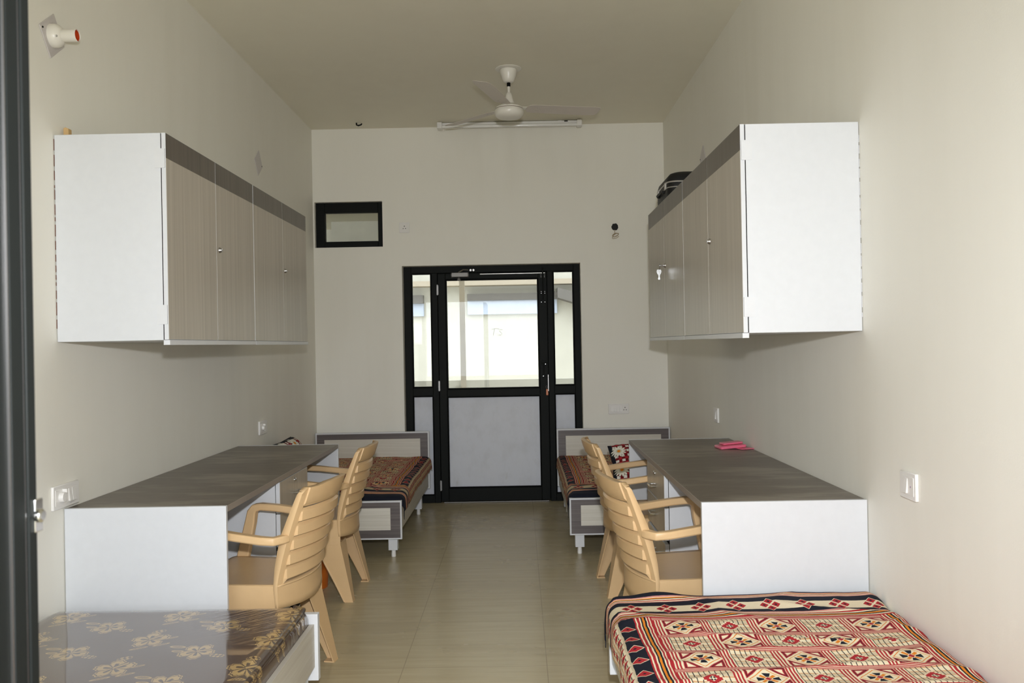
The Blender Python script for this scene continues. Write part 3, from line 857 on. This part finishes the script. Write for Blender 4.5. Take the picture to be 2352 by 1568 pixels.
        pre = [[(-.060, s * .205, .630), (-.022, s * .205, .630), (-.022, s * .205, .598), (-.060, s * .205, .598)],
               [(-.052, s * .236, .629), (-.014, s * .228, .629), (-.014, s * .228, .598), (-.052, s * .236, .598)]]
        def order(r):    # outer-top, inner-top, inner-bottom, outer-bottom
            return r
        rings = pre + [order(r) for r in rings]
        MB().loft(rings).build('armrest', CHAIR, root, (0, 0, 0), bevel=.006, angle=60)
    # legs: open channel of two tapering faces with a thin rim
    def leg(x_top0, x_top1, x_bot0, x_bot1, s, rear):
        b = MB()
        n = 9; L = []
        y_of = lambda z: .222 - .006 * (z / .31) + (.002 if rear else .012) * (1 - z / .31)
        rings = []
        for i in range(n + 1):
            q = i / n; z = .312 * (1 - q)
            e = 1 - (1 - q) ** 1.08
            a = x_top0 + (x_bot0 - x_top0) * q
            c = x_top1 + (x_bot1 - x_top1) * e
            y = y_of(z) * s; th = .0055
            fw = (.085 * (1 - e) + .046) if rear else .05          # depth of the inward face
            yi = y - s * fw
            if rear:   # corner at the rear (a)
                sec = [(c, y), (a, y), (a, yi), (a + th, yi), (a + th, y - s * th), (c, y - s * th)]
            else:
                sec = [(a, y), (c, y), (c, yi), (c - th, yi), (c - th, y - s * th), (a, y - s * th)]
            rings.append([(x, yy, z) for x, yy in sec])
        b.loft(rings)
        # rim along the free edge and the foot
        rim = []
        for i in range(n + 1):
            q = i / n; z = .312 * (1 - q); e = 1 - (1 - q) ** 1.08
            a = x_top0 + (x_bot0 - x_top0) * q; c = x_top1 + (x_bot1 - x_top1) * e
            xe = c if rear else a
            rim.append((xe, y_of(z) * s + s * .001, max(z, .004)))
        b.tube(rim, .0045, 6)
        b.box(x_bot0, x_bot1, s * .224 if not rear else s * .224, s * (.224 - .046), 0, .005)
        b.build('leg', CHAIR, root, (0, 0, 0), angle=50)
    for s in (-1, 1):
        leg(-.006, .135, -.072, -.026, s, True)
        leg(.225, .446, .415, .462, s, False)
    return root
proto = make_chair()
CH = [((-.915, 3.575), 170, 'tan plastic armchair at the bare desk, nearest the wrapped mattress'),
      ((-.962, 4.840), 178, 'tan plastic armchair at the bare desk, beside the bed beneath the high window'),
      ((.478, 3.555), 9, 'tan plastic armchair beside the large printed sheet, tucked under the desk with the pink case'),
      ((.503, 4.835), 3, 'tan plastic armchair at the desk with pink case, in front of the daisy pillow')]
for i, ((x, y), a, lab) in enumerate(CH):
    c = proto if i == 0 else copy_tree(proto)
    c.location = (x, y, 0); c.rotation_euler = (0, 0, radians(a))
    tag(c, lab, 'chair', 'tan plastic armchairs at the desks')

# ------------------------------------------------------------------ small things
bn = thing('waste_bin', (-1.135, 4.60, 0), 'orange plastic waste bin on the floor behind a tan chair', 'bin'); bo = (-1.135, 4.60, 0)
BX, BY = -1.19, 4.93
bn.location = (BX, BY, 0); bo = (BX, BY, 0)
MB().lathe([(.001, .006), (.080, .006), (.098, .238), (.101, .243), (.103, .238), (.088, 0), (.001, 0)], bo, 'z', 32, caps=False).build('body', ORANGE, bn, bo)
MB().lathe([(.099, .236), (.104, .236), (.106, .244), (.100, .248)], bo, 'z', 32, caps=False).build('rim', ORANGE, bn, bo)

pk = thing('folding_case', (1.11, 4.76, .757), 'pink plastic folding case lying open on the grey desk top', 'case'); po = (1.11, 4.76, .757)
def slab(x, y, w, d, th, z, rot, tilt, r=.012):
    b = MB(); pts = []
    for cx, cy, a0 in ((w / 2 - r, d / 2 - r, 0), (-w / 2 + r, d / 2 - r, 90), (-w / 2 + r, -d / 2 + r, 180), (w / 2 - r, -d / 2 + r, 270)):
        for k in range(5): a = radians(a0 + k * 22.5); pts.append((cx + r * cos(a), cy + r * sin(a)))
    R = Matrix.Rotation(rot, 4, 'Z') @ Matrix.Rotation(tilt, 4, 'Y')
    return b.loft([[tuple(R @ Vector((px, py, zz)) + Vector((x, y, z))) for px, py in pts] for zz in (0, th)])
slab(1.140, 4.775, .145, .11, .015, .7615, radians(8), radians(-3.5)).build('shell', PINK, pk, po, bevel=.004)
slab(1.150, 4.80, .115, .07, .009, .779, radians(8), radians(-3.5)).build('lid_rim', PINK, pk, po, bevel=.003)
slab(1.205, 4.735, .09, .08, .004, .7585, radians(20), radians(1)).build('flap', PINK, pk, po, bevel=.001)

# suitcase on the far cabinet
sx0, sx1, sy0, sy1, sz0, sz1 = .868, 1.225, 4.99, 5.425, RZT + .002, RZT + .192
su = thing('suitcase', ((sx0 + sx1) / 2, (sy0 + sy1) / 2, sz0), 'black suitcase with silver trim lying flat on top of a wall cabinet', 'suitcase'); so = tuple(su.location)
def rrect(x0, x1, y0, y1, r, n=6):
    p = []
    for cx, cy, a0 in ((x1 - r, y1 - r, 0), (x0 + r, y1 - r, 90), (x0 + r, y0 + r, 180), (x1 - r, y0 + r, 270)):
        for k in range(n + 1): a = radians(a0 + k * 90 / n); p.append((cx + r * cos(a), cy + r * sin(a)))
    return p
b = MB(); rings = []
for z, k in ((sz0, .035), (sz0 + .008, .015), (sz0 + .03, .0), (sz1 - .055, 0), (sz1 - .03, .008), (sz1 - .012, .024), (sz1 - .003, .045), (sz1, .07)):
    rings.append([(x, y, z) for x, y in rrect(sx0 + k, sx1 - k, sy0 + k, sy1 - k, .055)])
b.loft(rings); b.build('shell', LUGG, su, so, angle=60)
for zz, rr in ((sz1 - .066, .0045), (sz1 - .096, .003)):
    ring = rrect(sx0 - .001, sx1 + .001, sy0 - .001, sy1 + .001, .055)
    MB().tube([(x, y, zz) for x, y in ring + ring[:1]], rr, 8).build('trim', LUGGT, su, so)
b = MB(); b.loft([[(x, y, z) for x, y in rrect(sx0 + .06 + k, sx1 - .10 - k, sy0 - .018 + k, sy0 + .05, .016, 3)] for z, k in ((sz0 + .012, .004), (sz0 + .02, 0), (sz0 + .075, 0), (sz0 + .085, .005))])
b.build('front_pocket', LUGG, su, so, angle=60)
ym = (sy0 + sy1) / 2
MB().tube([(sx0 + .004, ym - .09, sz0 + .085), (sx0 - .012, ym - .085, sz0 + .085), (sx0 - .018, ym - .06, sz0 + .085), (sx0 - .018, ym + .06, sz0 + .085), (sx0 - .012, ym + .085, sz0 + .085), (sx0 + .004, ym + .09, sz0 + .085)], .008, 8).build('handle', LUGG, su, so)
for yy in (ym - .13, ym + .13): MB().box(sx0 - .006, sx0 + .006, yy - .02, yy + .02, sz1 - .10, sz1 - .06).build('latch', LUGGT, su, so, bevel=.002)

tag(MB().prism([(-1.708, LZT + .001), (-1.688, LZT + .001), (-1.689, LZT + .036), (-1.700, LZT + .041), (-1.708, LZT + .038)], 3.30, 3.325, 'y').build('wood_offcut', WOOD, None, (-1.70, 3.31, LZT), bevel=.001),
    'short pale wood offcut standing on a wall cabinet', 'offcut')

# ceiling fan
FXc, FYc = -.035, 5.86
fn_ = thing('ceiling_fan', (FXc, FYc, ZC), 'cream three bladed ceiling fan hanging from the ceiling', 'fan'); fo = (FXc, FYc, ZC)
c0 = (FXc, FYc, 0)
MB().lathe([(.088, ZC - .001), (.088, ZC - .005), (.075, ZC - .008), (.02, ZC - .008)], c0, 'z', 32).build('ceiling_rose', IVORY, fn_, fo)
MB().lathe([(.056, ZC - .009), (.058, ZC - .014), (.054, ZC - .04), (.042, ZC - .075), (.036, ZC - .088), (.025, ZC - .095), (.01, ZC - .097)], c0, 'z', 32).build('canopy', IVORY, fn_, fo)
MB().lathe([(.011, 3.068), (.012, 3.075), (.012, 3.094)], c0, 'z', 16).build('collar', GASKET, fn_, fo)
MB().lathe([(.0095, 3.0), (.0095, 3.093)], c0, 'z', 16).build('down_rod', IVORY, fn_, fo)
MB().lathe([(.012, 3.028), (.020, 3.02), (.028, 2.99), (.040, 2.955), (.048, 2.94), (.02, 2.938)], c0, 'z', 28).build('lower_canopy', IVORY, fn_, fo)
MB().lathe([(.03, 2.946), (.06, 2.944), (.088, 2.928), (.092, 2.918)], c0, 'z', 40).build('motor_cap', IVORY, fn_, fo)
MB().lathe([(.088, 2.9175), (.088, 2.915)], c0, 'z', 40).build('motor_gap', BROWNE, fn_, fo)
MB().lathe([(.092, 2.9145), (.098, 2.903), (.098, 2.890), (.092, 2.874), (.076, 2.860), (.05, 2.853), (.02, 2.851), (.001, 2.851)], c0, 'z', 40).build('motor_housing', IVORY, fn_, fo)
for a in (13, 135, 255):
    R = Matrix.Translation(Vector((FXc, FYc, 2.925))) @ Matrix.Rotation(radians(a), 4, 'Z')
    T = Matrix.Rotation(radians(-11), 4, 'X')
    b = MB(); out = [(.13, -.048), (.16, -.058), (.40, -.064), (.59, -.066), (.615, -.062), (.63, -.048), (.625, .03), (.605, .052), (.575, .058), (.40, .058), (.16, .054), (.13, .044), (.118, .02), (.118, -.02)]
    b.loft([[tuple(R @ T @ Vector((x, y, z))) for x, y in out] for z in (-.001, .001)])
    bl_ = b.build('blade', BLADE, fn_, fo, bevel=.0008)
    b = MB(); arm = [(.07, -.02), (.12, -.018), (.17, -.03), (.225, -.035), (.225, .035), (.17, .03), (.12, .018), (.07, .02)]
    b.loft([[tuple(R @ T @ Vector((x, y, z))) for x, y in arm] for z in (.0015, .0045)])
    b.build('blade_iron', IVORY, bl_, fo)
    q = MB()
    for x, y in ((.19, -.02), (.19, .02), (.213, 0)):
        p = R @ T @ Vector((x, y, -.001)); q.lathe([(.004, -.002), (.004, 0)], tuple(p), 'z', 8)
    q.build('rivet', CHROME, bl_, fo)

# tube light
TY, TZ = 7.235, 3.135
tl = thing('mounted_tube_light', (-.04, TY, TZ), 'long white fluorescent tube batten where ceiling meets the door wall', 'light'); to = (-.04, TY, TZ)
MB().box(-.60, .515, TY + .0, TY + .05, TZ + .012, TZ + .05).build('batten', PWHITE, tl, to, bevel=.003)
for s0, s1 in ((-.640, -.598), (.513, .555)): MB().box(s0, s1, TY - .035, TY + .05, TZ - .002, TZ + .05).build('end_cap', PWHITE, tl, to, bevel=.006)
MB().cyl((-.60, TY - .018, TZ + .012), (.515, TY - .018, TZ + .012), .0125, 16).build('tube', plain('tube_glass', (.86, .86, .83), .12), tl, to)
MB().box(.41, .44, TY - .003, TY + .002, TZ + .04, TZ + .048).build('starter_clip', GASKET, tl, to)
for x in (-.45, .36): MB().box(x, x + .03, TY + .01, TY + .045, TZ + .05, ZC - .001).build('bracket', PWHITE, tl, to)

# plates on the walls (square plates hung on the diagonal)
def diag_plate(name, xw, s, yc, zc, half, ang, label, cat, holder=False):
    t = thing(name, (xw, yc, zc), label, cat); o = (xw, yc, zc)
    pts = [(yc + half * 1.414 * cos(radians(ang + 45 + 90 * k)), zc + half * 1.414 * sin(radians(ang + 45 + 90 * k))) for k in range(4)]
    MB().prism(pts, xw + s * .0005, xw + s * .005, 'x').build('plate', PLATE, t, o, bevel=.001)
    for k in ((1, 3) if holder else (3,)):
        p = (yc + half * 1.1 * cos(radians(ang + 45 + 90 * k)), zc + half * 1.1 * sin(radians(ang + 45 + 90 * k)))
        MB().lathe([(.004, 0), (.0035, s * .002)], (xw + s * .005, *p), 'x', 10).build('screw', GASKET, t, o)
    if holder:
        MB().lathe([(.044, 0), (.044, s * .012), (.040, s * .026), (.030, s * .036), (.022, s * .040)], (xw + s * .005, yc, zc), 'x', 28).build('holder_base', IVORY, t, o)
        sk_ = MB().lathe([(.022, s * .040), (.0235, s * .043), (.0235, s * .092), (.0215, s * .094), (.0205, s * .090), (.0205, s * .06), (.001, s * .06)], (xw + s * .005, yc, zc), 'x', 28, caps=False).build('socket', IVORY, t, o)
        MB().lathe([(.0203, s * .061), (.0203, s * .0905), (.019, s * .0905), (.019, s * .064), (.001, s * .064)], (xw + s * .005, yc, zc), 'x', 24, caps=False).build('liner', REDIN, sk_, o)
        MB().lathe([(.004, 0), (.003, s * .004)], (xw + s * .036, yc - .034, zc - .012), 'x', 8).build('screw', STEEL, t, o)
    return t
diag_plate('lamp_holder', XL, 1, 3.246, 2.523, .0625, 37, 'empty white lamp holder with red liner on a diamond hung plate', 'lamp holder', True)
diag_plate('blank_switch_plate', XL, 1, 5.838, 2.586, .0625, 38, 'blank white diamond plate above the cabinet next to the high window', 'plate')
diag_plate('blank_switch_plate', XR, -1, 5.84, 2.555, .0625, 52, 'blank white plate peeping over the cabinet that carries the suitcase', 'plate')

def face_box(b, plane, w, s, c, d0, d1, y0, y1, z0, z1, m=0):
    """box on a wall: plane 'x' or 'y'"""
    if plane == 'x': b.box(w + s * d0, w + s * d1, y0, y1, z0, z1, m)
    else: b.box(y0, y1, w + s * d0, w + s * d1, z0, z1, m)
    return b
def wall_plate(name, plane, w, s, a0, a1, z0, z1, label, cat, items, th=.012):
    """items: ('switch'|'knob'|'socket', centre along the wall, half width)"""
    ac, zc = (a0 + a1) / 2, (z0 + z1) / 2
    o = (w, ac, zc) if plane == 'x' else (ac, w, zc)
    t = thing(name, o, label, cat)
    face_box(MB(), plane, w, s, 0, .0005, th, a0, a1, z0, z1).build('plate', SWITCH, t, o, bevel=.003)
    hz = (z1 - z0) * .27
    face_box(MB(), plane, w, s, 0, th - .001, th + .0015, a0 + .012, a1 - .012, zc - hz - .006, zc + hz + .006).build('insert', SWITCH, t, o, bevel=.0008)
    for kind, a, hw in items:
        if kind == 'switch':
            b = MB(); d0, d1, d2 = th + .001, th + .003, th + .008
            if plane == 'x': b.loft([[(w + s * d0, a - hw, zc + hz), (w + s * d0, a + hw, zc + hz), (w + s * d0, a + hw, zc - hz), (w + s * d0, a - hw, zc - hz)], [(w + s * d1, a - hw, zc + hz), (w + s * d1, a + hw, zc + hz), (w + s * d2, a + hw, zc - hz), (w + s * d2, a - hw, zc - hz)]])
            else: b.loft([[(a - hw, w + s * d0, zc + hz), (a + hw, w + s * d0, zc + hz), (a + hw, w + s * d0, zc - hz), (a - hw, w + s * d0, zc - hz)], [(a - hw, w + s * d1, zc + hz), (a + hw, w + s * d1, zc + hz), (a + hw, w + s * d2, zc - hz), (a - hw, w + s * d2, zc - hz)]])
            b.build('switch', SWITCH, t, o, bevel=.0008)
        elif kind == 'knob':
            c = (w + s * th, a, zc) if plane == 'x' else (a, w + s * th, zc)
            kb = MB().lathe([(hw, 0), (hw, s * .014), (hw * .9, s * .017), (.001, s * .0175)], c, plane, 24).build('regulator_knob', SWITCH, t, o)
            face_box(MB(), plane, w, s, 0, th + .002, th + .019, a + hw * .5, a + hw * .75, zc + hw * .8, zc + hw * 1.5).build('pointer', SWITCH, kb, o)
        else:
            for da, dz, r in ((0, .011, .0042), (-.010, -.009, .0036), (.010, -.009, .0036)):
                c = (w + s * (th + .001), a + da, zc + dz) if plane == 'x' else (a + da, w + s * (th + .001), zc + dz)
                MB().lathe([(r, 0), (r, s * .0012)], c, plane, 12).build('pin_hole', HOLE, t, o)
    return t
p = wall_plate('switchboard', 'x', XL, 1, 3.185, 3.372, .765, .853, 'white switchboard with round fan regulator and two switches beside the bare desk', 'switchboard', [('knob', 3.235, .019), ('switch', 3.300, .011), ('switch', 3.324, .011)])
MB().tube([(XL + .0125, 3.300, .776), (XL + .0125, 3.305, .781), (XL + .0125, 3.31, .776), (XL + .0125, 3.316, .780), (XL + .0125, 3.322, .777), (XL + .0125, 3.328, .781), (XL + .0125, 3.332, .776)], .0006, 5).build('maker_mark', INK, p, tuple(p.location))
wall_plate('switchboard', 'x', XL, 1, 5.735, 5.90, .778, .868, 'small switch plate with a fan regulator beyond the bare desk, above the pillow', 'switchboard', [('knob', 5.79, .016), ('switch', 5.84, .012)])
p = wall_plate('switchboard', 'x', XR, -1, 2.768, 2.882, .822, .910, 'white single switch plate above the large printed sheet', 'switchboard', [('switch', 2.832, .012)])
MB().lathe([(.003, 0), (.003, -.001)], (XR - .013, 2.80, .865), 'x', 8).build('indicator', plain('indicator_violet', (.35, .2, .4), .4), p, tuple(p.location))
wall_plate('switchboard', 'x', XR, -1, 5.515, 5.625, .825, .918, 'single switch plate on the wall just past the pink case', 'switchboard', [('switch', 5.565, .012)])
wall_plate('switchboard', 'y', YB, -1, .745, .918, .742, .828, 'wide plate with four switches and a socket beside the glazed door', 'switchboard', [('switch', .778, .011), ('switch', .802, .011), ('switch', .826, .011), ('switch', .850, .011), ('socket', .884, .02)])
wall_plate('power_socket', 'y', YB, -1, -.990, -.903, 2.302, 2.390, 'white square three pin socket between the high window and the door top', 'socket', [('socket', -.946, .02)])

# cable outlet with coiled lead
ct = thing('cable_outlet', (.829, YB, 2.315), 'round black cable hole with a coil of lead hanging out, above the switches', 'outlet'); co = (.829, YB, 2.315)
hole = []
random.seed(3)
for k in range(20):
    a = 2 * pi * k / 20; r = .028 * (1 + .10 * random.uniform(-1, 1)); hole.append((.829 + r * cos(a), 2.318 + r * 1.08 * sin(a)))
MB().prism(hole, YB - .004, YB - .0005, 'y').build('hole', HOLE, ct, co)
pts = [(.829, YB - .006, 2.292), (.826, YB - .014, 2.272), (.822, YB - .018, 2.262)]
for k in range(34):
    a = 1.2 + k * .42; rr = .030 - .0003 * k
    pts.append((.832 + rr * cos(a) * (1 + .1 * sin(k)), YB - .016 - .004 * sin(k * 1.1), 2.247 + rr * .48 * sin(a) + .008 * cos(a)))
pts += [(.812, YB - .016, 2.235), (.803, YB - .016, 2.222), (.808, YB - .016, 2.216), (.84, YB - .016, 2.222), (.86, YB - .016, 2.236)]
MB().tube(pts, .0024, 6).build('lead', CABLE, ct, co)

# dark stub of conduit in the ceiling
hk = thing('ceiling_hook', (-1.28, 7.19, ZC), 'small dark hook in the ceiling above the high window', 'hook')
MB().tube([(-1.30, 7.19, ZC - .002), (-1.30, 7.19, ZC - .018), (-1.285, 7.19, ZC - .024), (-1.262, 7.19, ZC - .018), (-1.256, 7.19, ZC - .008)], .006, 8).build('hook_rod', GASKET, hk, (-1.28, 7.19, ZC))

# ------------------------------------------------------------------ light
w = bpy.data.worlds.new('sky'); SC.world = w; w.use_nodes = True
bg = w.node_tree.nodes['Background']; bg.inputs[0].default_value = (.92, .98, 1.05, 1); bg.inputs[1].default_value = 4.75
def portal(name, loc, rot, sx, sy):
    l = bpy.data.lights.new(name, 'AREA'); l.shape = 'RECTANGLE'; l.size = sx; l.size_y = sy
    o = bpy.data.objects.new(name, l); COL.objects.link(o); o.location = loc; o.rotation_euler = rot; l.cycles.is_portal = True
portal('front_opening_portal', ((FX0 + FX1) / 2, -.21, FZ / 2), (radians(90), 0, 0), FX1 - FX0, FZ)
portal('door_glass_portal', (-.22, YB + .19, 1.45), (radians(-90), 0, 0), 1.4, 1.0)
fl = bpy.data.lights.new('camera_flash', 'SPOT'); fl.energy = 335; fl.spot_size = radians(104); fl.spot_blend = 1.; fl.shadow_soft_size = .03; fl.color = (.97, .985, 1.02)
fo_ = bpy.data.objects.new('camera_flash', fl); COL.objects.link(fo_); fo_.location = (.03, .0, 1.56); fo_.rotation_euler = (radians(83), 0, 0)

# ------------------------------------------------------------------ camera
YAW, PIT, ROL = .0076, .0035, .0188
cy, sy, cp, sp, cr, sr = cos(YAW), sin(YAW), cos(PIT), sin(PIT), cos(ROL), sin(ROL)
X1 = Vector((cy, sy, 0)); Y1 = Vector((-sy * cp, cy * cp, sp)); Z1 = Vector((sy * sp, -cy * sp, cp))
R_ = X1 * cr - Z1 * sr; U_ = X1 * sr + Z1 * cr
cam = bpy.data.cameras.new('camera'); co_ = bpy.data.objects.new('camera', cam); COL.objects.link(co_)
mw = Matrix.Identity(4)
for i in range(3): mw[i][0], mw[i][1], mw[i][2] = R_[i], U_[i], -Y1[i]
mw.translation = (0, 0, H); co_.matrix_world = mw
cam.sensor_width = 36; cam.lens = 36 * 2012.46 / 2352; cam.clip_start = .05
cam.dof.use_dof = True; cam.dof.focus_distance = 4.5; cam.dof.aperture_fstop = 10
SC.camera = co_
SC.view_settings.view_transform = 'Standard'; SC.view_settings.look = 'None'; SC.view_settings.gamma = 1; SC.view_settings.exposure = 0
SC.view_settings.use_curve_mapping = False
SC.cycles.max_bounces = 8; SC.cycles.diffuse_bounces = 6; SC.cycles.glossy_bounces = 3; SC.cycles.transparent_max_bounces = 8
SC.cycles.use_adaptive_sampling = True; SC.cycles.adaptive_threshold = .08
SC.cycles.use_denoising = True
